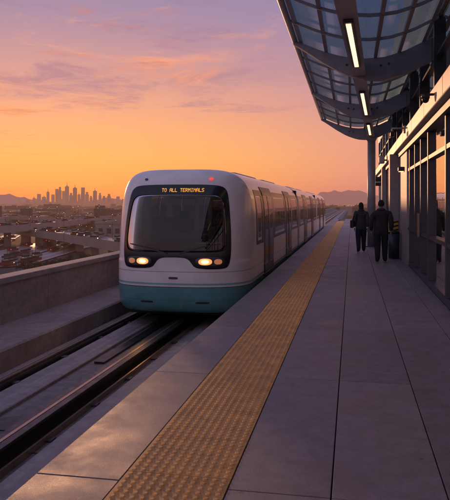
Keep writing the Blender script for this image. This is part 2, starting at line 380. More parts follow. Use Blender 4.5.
M_dl=mat('door_leaf',(.04,.045,.055),.35,.2,.05,spec=.3)
train=empty('people_mover_train',(-3.34,11.95,0))
LEN=12.3
doors=[(2.75,4.45),(7.75,9.45)]; wins=[(4.85,7.35),(9.85,11.75)]
def holes(y,z,nose,x):
    for a,b in doors:
        if a+.12<y<b-.12 and .30<z<1.78: return True
    W_=wins+([(1.75,2.35)] if nose else [(.6,2.35)])
    for a,b in W_:
        if a+.06<y<b-.06 and .86<z<1.74: return True
    return False
def car(n,y0,nose):
    c=bpy.data.objects.new(n,None); link(c,train); c.location=(0,y0,0)
    NT=256; T=[2*math.pi*(i+.5)/NT for i in range(NT)]
    O=[outline(t) for t in T]
    v=[];f=[];rows=[]
    if nose:
        NR=72
        for j in range(1,NR+1):
            s=j/NR; k=1-(1-s)**1.8
            if j==NR:k=1
            rows.append(len(v))
            for (x,z) in O:
                X=x*k; Z=zc+(z-zc)*k; v.append((X,fy(X,Z),Z))
        f0=len(v); v.append((0,fy(0,zc),zc))
        for i in range(NT): f.append((rows[0]+i,rows[0]+(i+1)%NT,f0))
        stations=list(np.arange(1.7,LEN-.15,.1))
    else:
        NR=0
        stations=list(np.arange(.2,LEN-.15,.1))
        rows.append(len(v)); v+= [(x*.97,.12,zc+(z-zc)*.97) for x,z in O]
    for y in stations:
        rows.append(len(v)); v+=[(x,y,z) for x,z in O]
    rows.append(len(v)); v+=[(x*.97,LEN-.1,zc+(z-zc)*.97) for x,z in O]
    for a,b in zip(rows[:-1],rows[1:]):
        for i in range(NT):
            j=(i+1)%NT; q=(a+i,b+i,b+j,a+j)
            cx=sum(v[p][0] for p in q)/4; cy=sum(v[p][1] for p in q)/4; cz_=sum(v[p][2] for p in q)/4
            if nose and b<=rows[NR-1] and inpoly(cx,cz_,PGh): continue
            if cy>1.7 or (not nose):
                if abs(cx)>1.05 and holes(cy,cz_,nose,cx): continue
            f.append(q)
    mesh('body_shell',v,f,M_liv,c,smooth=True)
    for yy in ([LEN-.1] if nose else [.12,LEN-.1]):
        P=[(x*.97,zc+(z-zc)*.97) for x,z in O]
        mesh('end_wall',[(x,yy,z) for x,z in P],[tuple(range(NT))],M_int,c)
    def sp(nm,ya,yb,za,zb,off,m,sgn,nz=10):
        v=[];f=[]
        for i in range(nz+1):
            z=za+(zb-za)*i/nz
            v+=[(sgn*(sx(z)+off),ya,z),(sgn*(sx(z)+off),yb,z)]
        for i in range(nz): f.append((2*i,2*i+1,2*i+3,2*i+2))
        k=len(v)
        for (p,z) in ((ya,za),(yb,za),(yb,zb),(ya,zb)): v.append((sgn*(sx(z)-.01),p,z))
        f.append((0,1,k+1,k)); f.append((2*nz,2*nz+1,k+2,k+3))
        return mesh(nm,v,f,m,c,smooth=False)
    for sgn in (1,-1):
        ws=wins+([] if nose else [(.6,2.35)])
        def framed(nm,ya,yb,za,zb,gya,gyb,gza,gzb,off,m):
            sp(nm+'_low',ya,yb,za,gza,off,m,sgn); sp(nm+'_high',ya,yb,gzb,zb,off,m,sgn,6)
            sp(nm+'_post',ya,gya,gza,gzb,off,m,sgn); sp(nm+'_post',gyb,yb,gza,gzb,off,m,sgn)
            sp(nm+'_glass',gya,gyb,gza,gzb,off-.006,M_trg,sgn)
        for a,b in ws: framed('window',a-.3+.0,b+.3,.74,1.9,a,b,.82,1.78,.006,M_band)
        if nose: framed('cab_window',1.55,2.65,.74,1.9,1.7,2.4,.82,1.78,.006,M_band)
        for a,b in doors:
            mid=(a+b)/2
            sp('door_header',a-.06,b+.06,1.9,1.99,.012,M_black,sgn,3)
            sp('door_track',a-.06,b+.06,-.03,.02,.02,M_railtop,sgn,2)
            for p,q in((a,mid-.008),(mid+.008,b)):
                framed('door_leaf',p,q,.02,1.9,p+.1,q-.1,.22,1.80,.016,M_dl)
    ys=1.35 if nose else .15
    box('floor',-1.2,1.2,ys,LEN-.2,-.05,0,M_int,c); box('ceiling',-1.0,1.0,ys+.4,LEN-.2,2.08,2.1,M_int,c)
    for s in(-1,1):
        box('ceiling_lamp',s*.6-.06,s*.6+.06,ys+.8,LEN-.4,2.06,2.075,M_intl,c)
    for s in(-1,1):
        for a,b in wins:
            box('seat_base',-1.25 if s<0 else .8,-.8 if s<0 else 1.25,a+.1,b-.1,.1,.45,M_seat,c,.03)
            box('seat_back',-1.28 if s<0 else 1.16,-1.16 if s<0 else 1.28,a+.1,b-.1,.45,.80,M_seat,c,.03)
    for x,y in((-.5,2.6),(.5,3.0),(0,5),(.3,6.6),(-.35,8.6),(.35,8.8),(0,10.8)): cyl('grab_pole',(x,y,0),(x,y,2.08),.018,M_railtop,c,8)
    for s in(-1,1): cyl('hand_rail',(s*.75,ys+.6,1.85),(s*.75,LEN-.3,1.85),.015,M_railtop,c,8)
    prism('roof_unit',[(-.72,2.24),(-.6,2.36),(.6,2.36),(.72,2.24)],3.4,6.6,M_roof,c,.03)
    prism('roof_unit_aft',[(-.72,2.24),(-.6,2.36),(.6,2.36),(.72,2.24)],8.2,11.2,M_roof,c,.03)
    for s in(-1,1): box('gutter',s*1.02-.015,s*1.02+.015,2.2 if nose else .3,LEN-.3,2.15,2.185,M_roof,c)
    box('underframe',-1.2,1.2,(1.0 if nose else .3),LEN-.3,-.66,-.45,M_under,c)
    for y in (2.6,9.8):
        for x in (-.9,.9):
            cyl('tire',(x-.15,y,-.42),(x+.15,y,-.42),.38,M_rub,c,24)
    return c
PGh=scalepoly(PG,CEN,1.02)
c1_=car('lead_car',0,True)
c2_=car('middle_car',LEN+.35,False)
c3_=car('rear_car',2*(LEN+.35),False)
for i in (1,2):
    y0=i*(LEN+.35)-.35
    for k in range(6):
        y=y0-.1+k*.095; w=1.27 if k%2 else 1.2
        box('bellows',-w,w,y,y+.09,-.45,2.1 if k%2 else 2.04,M_rub,train,.02)
front_patch('front_mask',PG,PM,.010,M_mask,c1_,12)
front_patch('windshield',None,PG,.006,M_trg,c1_,16)
def fpoly(n,cx,cz,rx,rz,off,m,p=2,N_=32,rings=5):
    P=[]
    for i in range(N_):
        t=2*math.pi*i/N_; c,s=math.cos(t),math.sin(t); r=(abs(c)**p+abs(s)**p)**(-1/p); P.append((cx+rx*r*c,cz+rz*r*s))
    return front_patch(n,None,P,off,m,c1_,rings)
for s in(-1,1):
    fpoly('headlamp_bezel',s*.70,.505,.27,.09,.02,M_dsteel,3)
    fpoly('headlamp',s*.62,.505,.125,.062,.032,M_hl,2.4)
    fpoly('headlamp_core',s*.62,.505,.07,.036,.045,M_hlc)
    fpoly('turn_lamp',s*.855,.505,.07,.05,.032,M_hl2,2.4)
    fpoly('tow_cover',s*.55,-.28,.13,.02,.004,M_under,4)
    fpoly('marker_lens',s*.66,2.09,.035,.022,.02,M_red if s>0 else M_dsteel,2)
fpoly('badge',0,.19,.09,.022,.006,M_dsteel,4)
def fline(n,p,q,w,off,m):
    K=10; v=[];f=[]
    dx,dz=q[0]-p[0],q[1]-p[1]; l=math.hypot(dx,dz); nx,nz=-dz/l*w/2,dx/l*w/2
    for i in range(K+1):
        x=p[0]+dx*i/K; z=p[1]+dz*i/K
        for sg in(1,-1):
            X,Z=x+nx*sg,z+nz*sg
            for o in (off,off-.012): v.append((X,fy(X,Z)-o,Z))
    for i in range(K):
        a=i*4;b=a+4; f+=[(a,b,b+2,a+2),(a,a+1,b+1,b),(a+2,b+2,b+3,a+3),(a+1,a+3,b+3,b+1)]
    return mesh(n,v,f,m,c1_)
fline('wiper_arm',(.12,.66),(.60,.80),.022,.05,M_black); fline('wiper_blade',(.28,.73),(.90,.85),.018,.045,M_black)
fline('wiper_arm',(-.12,.66),(-.60,.78),.022,.05,M_black); fline('wiper_blade',(-.90,.83),(-.28,.71),.018,.045,M_black)
font={'T':["11111","00100","00100","00100","00100","00100","00100"],'E':["11111","10000","10000","11110","10000","10000","11111"],
'R':["11110","10001","10001","11110","10100","10010","10001"],'M':["10001","11011","10101","10101","10001","10001","10001"],'I':["01110","00100","00100","00100","00100","00100","01110"],
'N':["10001","11001","10101","10011","10001","10001","10001"],'A':["01110","10001","10001","11111","10001","10001","10001"],'L':["10000","10000","10000","10000","10000","10000","11111"],
'O':["01110","10001","10001","10001","10001","10001","01110"],'S':["01111","10000","10000","01110","00001","00001","11110"],' ':["00000"]*7}
txt="TO ALL TERMINALS"; dsz=.0088; v=[];f=[]; x0=.13-len(txt)*6*dsz/2
for ci,ch in enumerate(txt):
    for r,row in enumerate(font[ch]):
        for c,b in enumerate(row):
            if b=='1':
                X=x0+(ci*6+c)*dsz; Z=1.905-r*dsz*1.15; k=len(v)
                for ax,az in((0,0),(1,0),(1,1),(0,1)):
                    xx=X+ax*dsz*.95; zz_=Z-az*dsz*1.1; v.append((xx,fy(xx,zz_)-.016,zz_))
                f.append((k,k+1,k+2,k+3))
mesh('destination_sign',v,f,M_amb,c1_)
box('console',-.85,.85,.75,1.3,0,.80,M_black,c1_,.08)
box('console_display',-.25,.25,.78,.86,.80,1.03,M_dsteel,c1_,.02)
box('cab_divider',-1.2,-.5,2.45,2.5,0,1.3,M_int,c1_); box('cab_divider',.5,1.2,2.45,2.5,0,1.3,M_int,c1_)
box('cab_seat',-.42,.0,1.6,1.75,.45,1.25,M_seat,c1_,.05); box('cab_seat_head',-.33,-.09,1.62,1.72,1.27,1.45,M_seat,c1_,.04)
for s in(-1,1):
    ld=bpy.data.lights.new('headlamp_beam','SPOT'); ld.energy=16; ld.color=(1,.5,.2); ld.spot_size=math.radians(80); ld.spot_blend=1; ld.shadow_soft_size=.08
    lo=bpy.data.objects.new('headlamp_beam',ld); link(lo,c1_); lo.location=(s*.62,fy(.62,.505)-.10,.49)
    lo.rotation_euler=Vector((-.15,-1,-.36)).to_track_quat('-Z','Y').to_euler()
# ------------------------------------------------------------ canopy
can=empty('glass_canopy')
prof=[(-1.05,4.80),(-.6,4.60),(-.2,4.47),(.2,4.41),(.6,4.42),(1.0,4.53),(1.50,4.76)]
def pz(x):
    for (a,b),(c,d) in zip(prof[:-1],prof[1:]):
        if x<=c: return b+(d-b)*(x-a)/(c-a)
    return prof[-1][1]
ribs=[-4.7,1.2,7.1,13.0,18.9,24.9]; CE=25.3
for y in ribs:
    top=[(x,pz(x)+.02) for x in np.linspace(-1.15,1.5,22)]
    bot=[(x,pz(x)-(.07+.36*math.sin(min(1,(x+1.15)/1.9)*math.pi/2)**1.3)) for x in np.linspace(1.5,-1.15,22)]
    prism('rib',top+bot,y-.08,y+.08,M_steel,can,.012)
    boxes('rib_bolts',[(x-.02,x+.02,y-.095,y-.081,pz(x)-.16,pz(x)-.12) for x in (-.1,.05,.55,.7)],M_dsteel,can)
xsP=[-1.0,-.5,-.05,.45,.9,1.35]
for x in xsP: prism('purlin',[(x-.03,pz(x)+.02),(x+.03,pz(x)+.02),(x+.03,pz(x)+.10),(x-.03,pz(x)+.10)],-5,CE,M_steel,can)
for i,(a,b) in enumerate(zip(ribs[:-1],ribs[1:])):
    for k in range(1,4):
        y=a+(b-a)*k/4
        tp=[(x,pz(x)+.06) for x in np.linspace(-1.1,1.45,14)]; bo=[(x,z-.05) for x,z in reversed(tp)]
        prism('glazing_bar',tp+bo,y-.018,y+.018,M_steel,can)
v=[];f=[]; xx=np.linspace(-1.12,1.5,20)
for x in xx: v+=[(x,-5,pz(x)+.11),(x,CE,pz(x)+.11)]
for i in range(len(xx)-1): f.append((2*i,2*i+1,2*i+3,2*i+2))
mesh('roof_glazing',v,f,M_glassroof,can)
cyl('edge_tube',(-1.12,-5,4.86),(-1.12,CE+.1,4.86),.055,M_white,can,16)
A=Vector((-.70,-5,4.06)); B=Vector((.75,26,4.06))
def beam(n,A,B,w,z0,z1,m,par,t0=0,t1=1,offx=0):
    P=A.lerp(B,t0);Q=A.lerp(B,t1); d=(Q-P).normalized(); s=Vector((d.y,-d.x,0))*w/2; o=Vector((d.y,-d.x,0))*offx
    v=[]
    for p in(P,Q):
        for sg in(-1,1):
            for z in(z0,z1): v.append((p.x+o.x+s.x*sg,p.y+o.y+s.y*sg,z))
    f=[(0,1,3,2),(4,6,7,5),(0,4,5,1),(2,3,7,6),(0,2,6,4),(1,5,7,3)]
    return mesh(n,v,f,m,par)
beam('main_beam',A,B,.16,4.12,4.36,M_steel,can); beam('beam_flange',A,B,.26,4.09,4.12,M_white,can)
beam('conduit',A,B,.025,4.15,4.175,M_dsteel,can,0,1,.10)
pl=empty('platform_light')
def tt(y): return (y+5)/31
for y0,y1 in((2.5,5.2),(8.9,11.8),(14.6,18.2),(20.5,23.5)):
    beam('housing',A,B,.14,4.035,4.088,M_dsteel,pl,tt(y0),tt(y1)); beam('lens',A,B,.07,4.025,4.034,M_lamp,pl,tt(y0+.05),tt(y1-.05))
col=empty('canopy_column'); cyl('shaft',(.72,25.0,0),(.72,25.0,4.1),.15,M_steel,col,24); cyl('base_plate',(.72,25,0),(.72,25,.04),.24,M_dsteel,col,24); cyl('head',(.72,25,3.95),(.72,25,4.12),.15,M_steel,col,24,.24)
# ------------------------------------------------------------ station building
sb=empty('station_building'); X=WALLX
box('base_plinth',X,X+.2,-8,37,0,.14,M_dsteel,sb)
box('spandrel',X-.22,X+.2,-8,37,3.10,3.40,M_white,sb,.02)
boxes('spandrel_joints',[(X-.223,X-.218,y,y+.012,3.12,3.38) for y in np.arange(-5,37,2.4)],M_dsteel,sb)
box('spandrel_reveal',X-.1,X+.2,-8,37,2.98,3.10,M_dsteel,sb)
box('top_band',X-.02,X+.3,-8,37,4.86,7.2,M_wallp,sb)
box('clerestory_sill',X-.06,X+.2,-8,37,3.40,3.50,M_dsteel,sb)
mull=[-5,-2.6,-.2,2.2,4.2,6.2,8.3,10.55,12.95,14.3,15.6,17.0,22.0,24.4,26.8,29.2,31.6,34]
for i,y in enumerate(mull):
    box('mullion',X-.03,X+.12,y-.05,y+.05,.14,2.98,M_dsteel,sb,.006)
for y in np.arange(-5,37,2.4): box('clerestory_mullion',X-.05,X+.1,y-.04,y+.04,3.5,4.86,M_dsteel,sb)
box('clerestory_rail',X-.01,X+.1,-8,37,4.15,4.20,M_dsteel,sb)
box('transom',X-.02,X+.1,-8,17.5,.93,1.0,M_dsteel,sb); box('transom_high',X-.02,X+.1,-8,17.5,2.45,2.52,M_dsteel,sb)
mesh('glazing',[(X+.05,-8,.14),(X+.05,17.5,.14),(X+.05,17.5,2.98),(X+.05,-8,2.98),(X+.05,21.5,.14),(X+.05,37,.14),(X+.05,37,2.98),(X+.05,21.5,2.98)],[(0,1,2,3),(4,5,6,7)],M_wing,sb)
mesh('clerestory_glazing',[(X+.05,-8,3.5),(X+.05,37,3.5),(X+.05,37,4.86),(X+.05,-8,4.86)],[(0,1,2,3)],M_wing,sb)
box('solid_panel',X-.05,X+.2,17.5,21.5,.0,2.98,M_wallp,sb,.01)
box('pilaster',X-.33,X-.05,20.2,20.75,0,3.10,M_wallp,sb,.015)
box('pilaster',X-.24,X-.05,27.5,28.0,0,3.10,M_wallp,sb,.015)
box('inner_back_wall',5.4,5.6,-8,37,0,4.86,M_wallp,sb); box('inner_floor',X+.2,5.4,-8,37,-.02,.02,M_wallp,sb); box('roof',X+.3,6,-8,37,4.9,5.1,M_wallp,sb)
box('end_wall',X,5.6,37,37.2,0,7.2,M_wallp,sb)
for y in(3,8,13,18,23): box('ceiling_light',3,3.4,y,y+2.5,2.9,2.93,M_roomlamp,sb)
for y in(9,14,19): box('ceiling_light',2.2,2.4,y,y+2.5,4.3,4.33,M_roomlamp,sb)
box('door_handle',X-.09,X-.06,14.2,14.24,.9,1.4,M_railtop,sb); box('door_handle',X-.09,X-.06,14.36,14.40,.9,1.4,M_railtop,sb)
M_sgn=mat('hazard_yellow',(.65,.42,.03),.5); M_leg=mat('sign_legend',(.45,.45,.42),.5)
hs=empty('warning_sign'); box('plate',X-.345,X-.333,20.25,20.7,.62,1.06,M_sgn,hs); 
box('face_plate',X-.30,X-.08,20.180,20.197,.60,1.1,M_sgn,hs)
for k in range(4): 
    z=.64+k*.12; mesh('stripe',[(X-.30,20.176,z),(X-.08,20.176,z+.05),(X-.08,20.176,z+.10),(X-.30,20.176,z+.05)],[(0,1,2,3)],M_black,hs)
es=empty('hanging_sign'); box('bracket',X-.45,X,28.9,28.95,2.72,2.78,M_dsteel,es); box('panel',X-.62,X-.12,28.85,28.92,2.38,2.72,M_black,es,.01); box('legend',X-.52,X-.24,28.842,28.848,2.52,2.57,M_leg,es)
def scam(y,z):
    e=empty('security_camera'); x=X-.24
    box('bracket',x-.02,x+.1,y-.04,y+.04,z-.12,z+.06,M_white,e,.01); cyl('arm',(x,y,z),(x-.28,y,z),.02,M_white,e)
    cyl('drop',(x-.28,y,z+.01),(x-.28,y,z-.08),.02,M_white,e)
    box('housing',x-.33,x-.23,y-.2,y+.12,z-.2,z-.09,M_black,e,.02); cyl('lens',(x-.28,y-.2,z-.14),(x-.28,y-.22,z-.14),.035,M_black,e)
scam(15.8,3.38)
dc=empty('dome_camera'); cyl('arm',(X-.34,10.4,3.28),(X-.2,10.4,3.28),.02,M_dsteel,dc)
cyl('housing',(X-.34,10.4,3.29),(X-.34,10.4,3.22),.065,M_dsteel,dc,24); sphere('dome',(X-.34,10.4,3.21),(.055,.055,.06),M_black,dc)
sp_=empty('loudspeaker'); box('cabinet',X-.50,X-.3,23.9,24.15,3.05,3.32,M_white,sp_,.04); box('bracket',X-.3,X-.05,24.0,24.1,3.15,3.2,M_dsteel,sp_)
sp2=empty('wall_lamp'); box('housing',X-.2,X-.03,18.4,18.7,2.5,2.62,M_dsteel,sp2,.02); box('lens',X-.18,X-.06,18.42,18.68,2.49,2.499,M_lamp,sp2)
tb=empty('waste_bin'); cyl('body',(1.2,19.6,0.02),(1.2,19.6,.75),.15,M_dsteel,tb,24,.17); cyl('lid',(1.2,19.6,.75),(1.2,19.6,.82),.18,M_black,tb,24,.11)
# ------------------------------------------------------------ people
def skin_obj(n,V,E,R,sub=2):
    me=bpy.data.meshes.new(n); me.from_pydata(V,E,[]); o=bpy.data.objects.new(n,me); link(o)
    bpy.context.view_layer.update()
    sk=o.modifiers.new('s','SKIN'); sk.branch_smoothing=.3
    for i,r in enumerate(R):
        me.skin_vertices[0].data[i].radius=r if hasattr(r,'__len__') else (r,r)
        me.skin_vertices[0].data[i].use_root=(i==0)
    ss=o.modifiers.new('u','SUBSURF'); ss.levels=sub; ss.render_levels=sub
    dg=bpy.context.evaluated_depsgraph_get(); dg.update()
    m2=bpy.data.meshes.new_from_object(o.evaluated_get(dg)); 
    bpy.data.objects.remove(o); return m2
def add(parts,me,matidx):
    vs=[tuple(v.co) for v in me.vertices]; fs=[tuple(p.vertices) for p in me.polygons]
    k=len(parts['v']); parts['v']+=vs; parts['f']+=[tuple(k+i for i in q) for q in fs]
    for q in fs:
        c=[sum(vs[i][j] for i in q)/len(q) for j in range(3)]; parts['m'].append(matidx(c) if callable(matidx) else matidx)
def person(n,loc,h,mats,step=.12,female=False,yaw=0,arm=.04):
    P={'v':[],'f':[],'m':[]}
    w=.93 if female else 1.0; bulk=1.08 if female else 1.22
    V=[(0,0,.97),(0,0,1.12),(0,-.005,1.30),(0,-.005,1.42),(0,.0,1.50),(0,.015,1.60)]
    R=[(.19*w,.14),(.19*w*bulk,.135),(.20*w*bulk,.145),(.15*w*bulk,.12),(.075,.075),(.06,.06)]
    E=[(0,1),(1,2),(2,3),(3,4),(4,5)]
    for s in(-1,1):
        st=step*s
        k=len(V); V+=[(s*.10,0,.86),(s*.105,.04+st*.55,.50),(s*.105,st-.03,.11),(s*.115,st-.01,.055),(s*.125,st+.13,.045)]
        R+=[(.125*w,.13),(.095*w,.10),(.07,.075),(.055,.06),(.045,.035)]; E+=[(0,k),(k,k+1),(k+1,k+2),(k+2,k+3),(k+3,k+4)]
        k=len(V); V+=[(s*.19*w*bulk,0,1.41),(s*.235*w*bulk,-.05-arm*s,1.13),(s*.225*w*bulk,.03-arm*s*2,.89)]
        R+=[(.09*bulk,.10),(.075*bulk,.08),(.052,.056)]; E+=[(3,k),(k,k+1),(k+1,k+2)]
    body=skin_obj('b',V,E,R)
    hem=.82
    def mi(c):
        if c[2]>1.545: return 2
        if c[2]<.115: return 3
        if abs(c[0])>.19 and c[2]>.86: return 0
        return 0 if c[2]>hem else 1
    add(P,body,mi)
    for s in(-1,1):
        wx=s*.225*w*bulk; wy=.03-arm*s*2
        HV=[(wx,wy,.88),(wx,wy+.01,.82)]; HR=[(.02,.03),(.018,.036)]; HE=[(0,1)]
        for j,(oy,l) in enumerate(((-.028,.06),(-.009,.078),(.011,.082),(.030,.072))):
            k=len(HV); HV+=[(wx,wy+oy,.795),(wx-s*.006,wy+oy+.004,.795-l*.55),(wx-s*.022,wy+oy+.006,.795-l)]; HR+=[.010,.009,.007]; HE+=[(1,k),(k,k+1),(k+1,k+2)]
        k=len(HV); HV+=[(wx-s*.015,wy+.045,.83),(wx-s*.03,wy+.055,.79)]; HR+=[.011,.009]; HE+=[(1,k),(k,k+1)]
        add(P,skin_obj('h',HV,HE,HR,1),2)
    hv=[];hf=[];U=28;Wd=20; cz=1.665
    for j in range(Wd+1):
        ph=math.pi*j/Wd
        for i in range(U):
            t=2*math.pi*i/U; x=math.sin(ph)*math.cos(t); y=math.sin(ph)*math.sin(t); z=math.cos(ph)
            rx,ry,rz=.079,.099,.118
            if z<0: rx*=1+.22*z; ry*=1+.12*z
            Xh,Yh,Zh=x*rx,y*ry,z*rz
            if y>.75: Yh+=.022*math.exp(-((x/.16)**2+((z+.12)/.16)**2)); Yh-=.008*math.exp(-(((abs(x)-.35)/.14)**2+((z-.05)/.1)**2)); Yh+=.006*math.exp(-((x/.3)**2+((z+.48)/.09)**2))
            hv.append((Xh,Yh+.02,Zh+cz))
    for j in range(Wd):
        for i in range(U): hf.append((j*U+i,(j+1)*U+i,(j+1)*U+(i+1)%U,j*U+(i+1)%U))
    m=bpy.data.meshes.new('t'); m.from_pydata(hv,[],hf); add(P,m,2)
    def ell(c,r,idx,cond=None,u=24,wd=16,noise=0):
        vv=[];ff=[]
        for j in range(wd+1):
            ph=math.pi*j/wd
            for i in range(u):
                t=2*math.pi*i/u; q=1+noise*math.sin(9*t+3*j)
                vv.append((c[0]+r[0]*q*math.sin(ph)*math.cos(t),c[1]+r[1]*q*math.sin(ph)*math.sin(t),c[2]+r[2]*math.cos(ph)))
        for j in range(wd):
            for i in range(u):
                q=(j*u+i,(j+1)*u+i,(j+1)*u+(i+1)%u,j*u+(i+1)%u)
                cc=[sum(vv[a][b] for a in q)/4 for b in range(3)]
                if cond is None or cond(cc): ff.append(q)
        m=bpy.data.meshes.new('t'); m.from_pydata(vv,[],ff); add(P,m,idx)
    ell((0,.008,1.682),(.09,.108,.116),4,lambda c:c[2]>1.735 or c[1]<.03-(1.735-c[2])*.2 and c[2]>1.61,noise=.012)
    for s in(-1,1):
        ell((s*.082,.012,1.66),(.012,.02,.032),2,u=10,wd=8)
        ell((s*.028,.104,1.672),(.012,.008,.007),5,u=10,wd=6)
    ell((0,.107,1.612),(.022,.006,.006),3,u=10,wd=6)
    if female: ell((0,-.055,1.60),(.085,.055,.16),4,noise=.02)
    ell((0,-.015,1.505),(.105*bulk,.10,.055),0)
    e=mesh(n,P['v'],P['f'],None,None,smooth=True,mats=mats,mi=P['m'])
    k=h/1.78; e.scale=(k,k,k); e.location=loc; e.rotation_euler=(0,0,yaw)
    return e
def cl(n,c): return mat(n,c,.85,0,.35,14,.6,30)
skinM=mat('skin',(.32,.19,.14),.55); shoe=cl('shoe',(.02,.018,.018)); eye=mat('eye_dark',(.03,.02,.02),.3)
man=person('man_walking',(.79,18.4,0.002),1.70,[cl('dark_jacket',(.03,.028,.034)),cl('dark_trousers',(.018,.018,.025)),skinM,shoe,cl('dark_hair',(.015,.012,.01)),eye],step=.07,arm=.015)
wom=person('woman_walking',(.30,22.2,0.002),1.64,[cl('grey_coat',(.05,.05,.06)),cl('jeans',(.02,.022,.035)),skinM,shoe,cl('brown_hair',(.03,.018,.012)),eye],step=.14,female=True,arm=.03,yaw=math.radians(6))
hb=bpy.data.objects.new('shoulder_bag',None); link(hb); hb.location=(.30,22.2,0)
box('bag_body',-.36,-.24,-.14,.12,.80,1.06,cl('bag_leather',(.05,.03,.02)),hb,.03); cyl('bag_strap',(-.29,-.1,1.05),(-.17,-.08,1.38),.012,M_black,hb,8); cyl('bag_strap',(-.29,.08,1.05),(-.17,.06,1.38),.012,M_black,hb,8)
# ------------------------------------------------------------ ground & city
GR=-13.6
HZ=3400
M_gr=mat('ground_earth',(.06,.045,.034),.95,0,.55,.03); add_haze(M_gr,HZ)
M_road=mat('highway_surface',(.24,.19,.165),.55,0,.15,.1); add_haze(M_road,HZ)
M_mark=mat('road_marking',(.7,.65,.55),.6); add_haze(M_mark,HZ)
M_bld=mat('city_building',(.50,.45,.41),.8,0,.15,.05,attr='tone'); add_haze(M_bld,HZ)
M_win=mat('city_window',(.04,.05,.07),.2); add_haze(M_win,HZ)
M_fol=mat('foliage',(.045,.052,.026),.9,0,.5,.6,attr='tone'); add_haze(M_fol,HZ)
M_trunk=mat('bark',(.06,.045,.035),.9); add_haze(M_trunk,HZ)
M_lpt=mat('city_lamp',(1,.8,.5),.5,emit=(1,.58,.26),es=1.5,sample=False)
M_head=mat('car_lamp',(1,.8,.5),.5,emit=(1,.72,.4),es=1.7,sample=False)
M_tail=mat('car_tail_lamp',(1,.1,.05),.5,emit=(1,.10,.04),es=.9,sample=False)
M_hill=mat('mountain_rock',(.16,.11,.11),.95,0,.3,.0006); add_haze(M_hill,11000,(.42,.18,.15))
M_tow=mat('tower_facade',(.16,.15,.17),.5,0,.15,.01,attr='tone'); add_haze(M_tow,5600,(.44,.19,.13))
v=[];f=[]; rad=[0,60,120,250,500,1000,2000,4000,8000,16000,32000]; n_=48
for r in rad[1:]:
    for i in range(n_): v.append((r*math.cos(2*math.pi*i/n_),r*math.sin(2*math.pi*i/n_),GR))
v.append((0,0,GR)); c0=len(v)-1
for i in range(n_): f.append((i,(i+1)%n_,c0))
for j in range(len(rad)-2):
    for i in range(n_): f.append((j*n_+i,(j+1)*n_+i,(j+1)*n_+(i+1)%n_,j*n_+(i+1)%n_))
g=mesh('ground',v,f,M_gr)
def catmull(P,k=16):
    P=[P[0]]+P+[P[-1]]; out=[]
    for i in range(1,len(P)-2):
        p0,p1,p2,p3=[np.array(q,float) for q in P[i-1:i+3]]
        for s in range(k):
            t=s/k; out.append(.5*((2*p1)+(-p0+p2)*t+(2*p0-5*p1+4*p2-p3)*t*t+(-p0+3*p1-3*p2+p3)*t**3))
    out.append(np.array(P[-2],float)); return out
roadpts=[]
def ribbon(v,f,C,w,z0,off=0):
    k0=len(v)
    for i,p in enumerate(C):
        d=C[min(i+1,len(C)-1)]-C[max(i-1,0)]; d=d/np.linalg.norm(d); nrm=np.array([d[1],-d[0]])
        a=p+nrm*(off-w/2); b=p+nrm*(off+w/2); v.append((a[0],a[1],z0)); v.append((b[0],b[1],z0))
    for i in range(len(C)-1): f.append((k0+2*i,k0+2*i+1,k0+2*i+3,k0+2*i+2))
def road(n,P,w,z,elev=False):
    C=catmull(P); e=empty(n); v=[];f=[]; ribbon(v,f,C,w,z); mesh('carriageway',v,f,M_road,e)
    v=[];f=[]
    for o in (-w/2+.6,w/2-.6,-.35,.35): ribbon(v,f,C,.25,z+.03,o)
    mesh('lane_lines',v,f,M_mark,e)
    if elev:
        v=[];f=[]
        for sg in(-1,1):
            k0=len(v)
            for i,p in enumerate(C):
                d=C[min(i+1,len(C)-1)]-C[max(i-1,0)]; d=d/np.linalg.norm(d); nn=np.array([d[1],-d[0]]); q=p+nn*sg*w/2
                v+=[(q[0],q[1],z-1.6),(q[0],q[1],z+.9)]
            for i in range(len(C)-1): f.append((k0+2*i,k0+2*i+1,k0+2*i+3,k0+2*i+2))
        mesh('barrier',v,f,M_road,e)
        L_=[]
        for i in range(4,len(C)-1,5):
            p=C[i]; L_.append((p[0]-.9,p[0]+.9,p[1]-.9,p[1]+.9,GR,z-1.5))
        boxes('pier',L_,M_road,e)
    for i,p in enumerate(C): roadpts.append((p[0],p[1],z,w,C[min(i+1,len(C)-1)]-C[max(i-1,0)]))
    return C
zr=GR+.15
def q(x,y,z=zr): return px(x,y,z)
road('highway',[q(-160,300),q(-60,272),q(10,254),q(60,242),q(100,234),q(135,227),q(190,219),q(300,212)],15,zr)
road('elevated_highway',[px(-260,226,GR+5),px(-80,226,GR+5),px(0,228,GR+5),px(50,232,GR+5),px(95,238,GR+5),px(160,247,GR+5),px(240,250,GR+5)],12,GR+5,elev=True)
road('elevated_highway',[px(-200,232,GR+7),px(-60,230,GR+7),px(20,226,GR+7),px(70,221,GR+7),px(120,217,GR+7),px(200,213.5,GR+7)],13,GR+7,elev=True)
road('elevated_highway',[px(-200,214,GR+6),px(-60,215,GR+6),px(20,217,GR+6),px(70,219.5,GR+6),px(120,223,GR+6),px(200,228,GR+6)],14,GR+6,elev=True)
road('street',[q(-200,222),q(0,220.5),q(70,221.5),q(130,224),q(240,222)],12,zr+.05)
road('street',[q(-100,214),q(30,214.5),q(90,214),q(200,213)],22,zr+.02)
road('street',[q(-100,210),q(30,210.3),q(90,210.2),q(200,210)],30,zr+.02)
road('on_ramp',[q(-80,262),q(-10,246),q(20,232),q(50,222),q(90,213)],8,zr+.08)
road('on_ramp',[q(-60,262),q(0,266),q(50,255),q(80,247),q(120,243),q(180,246)],8,zr+.1)
pal=[(.34,.28,.24),(.24,.19,.16),(.42,.36,.31),(.16,.14,.14),(.3,.2,.15),(.5,.45,.40),(.12,.11,.12)]
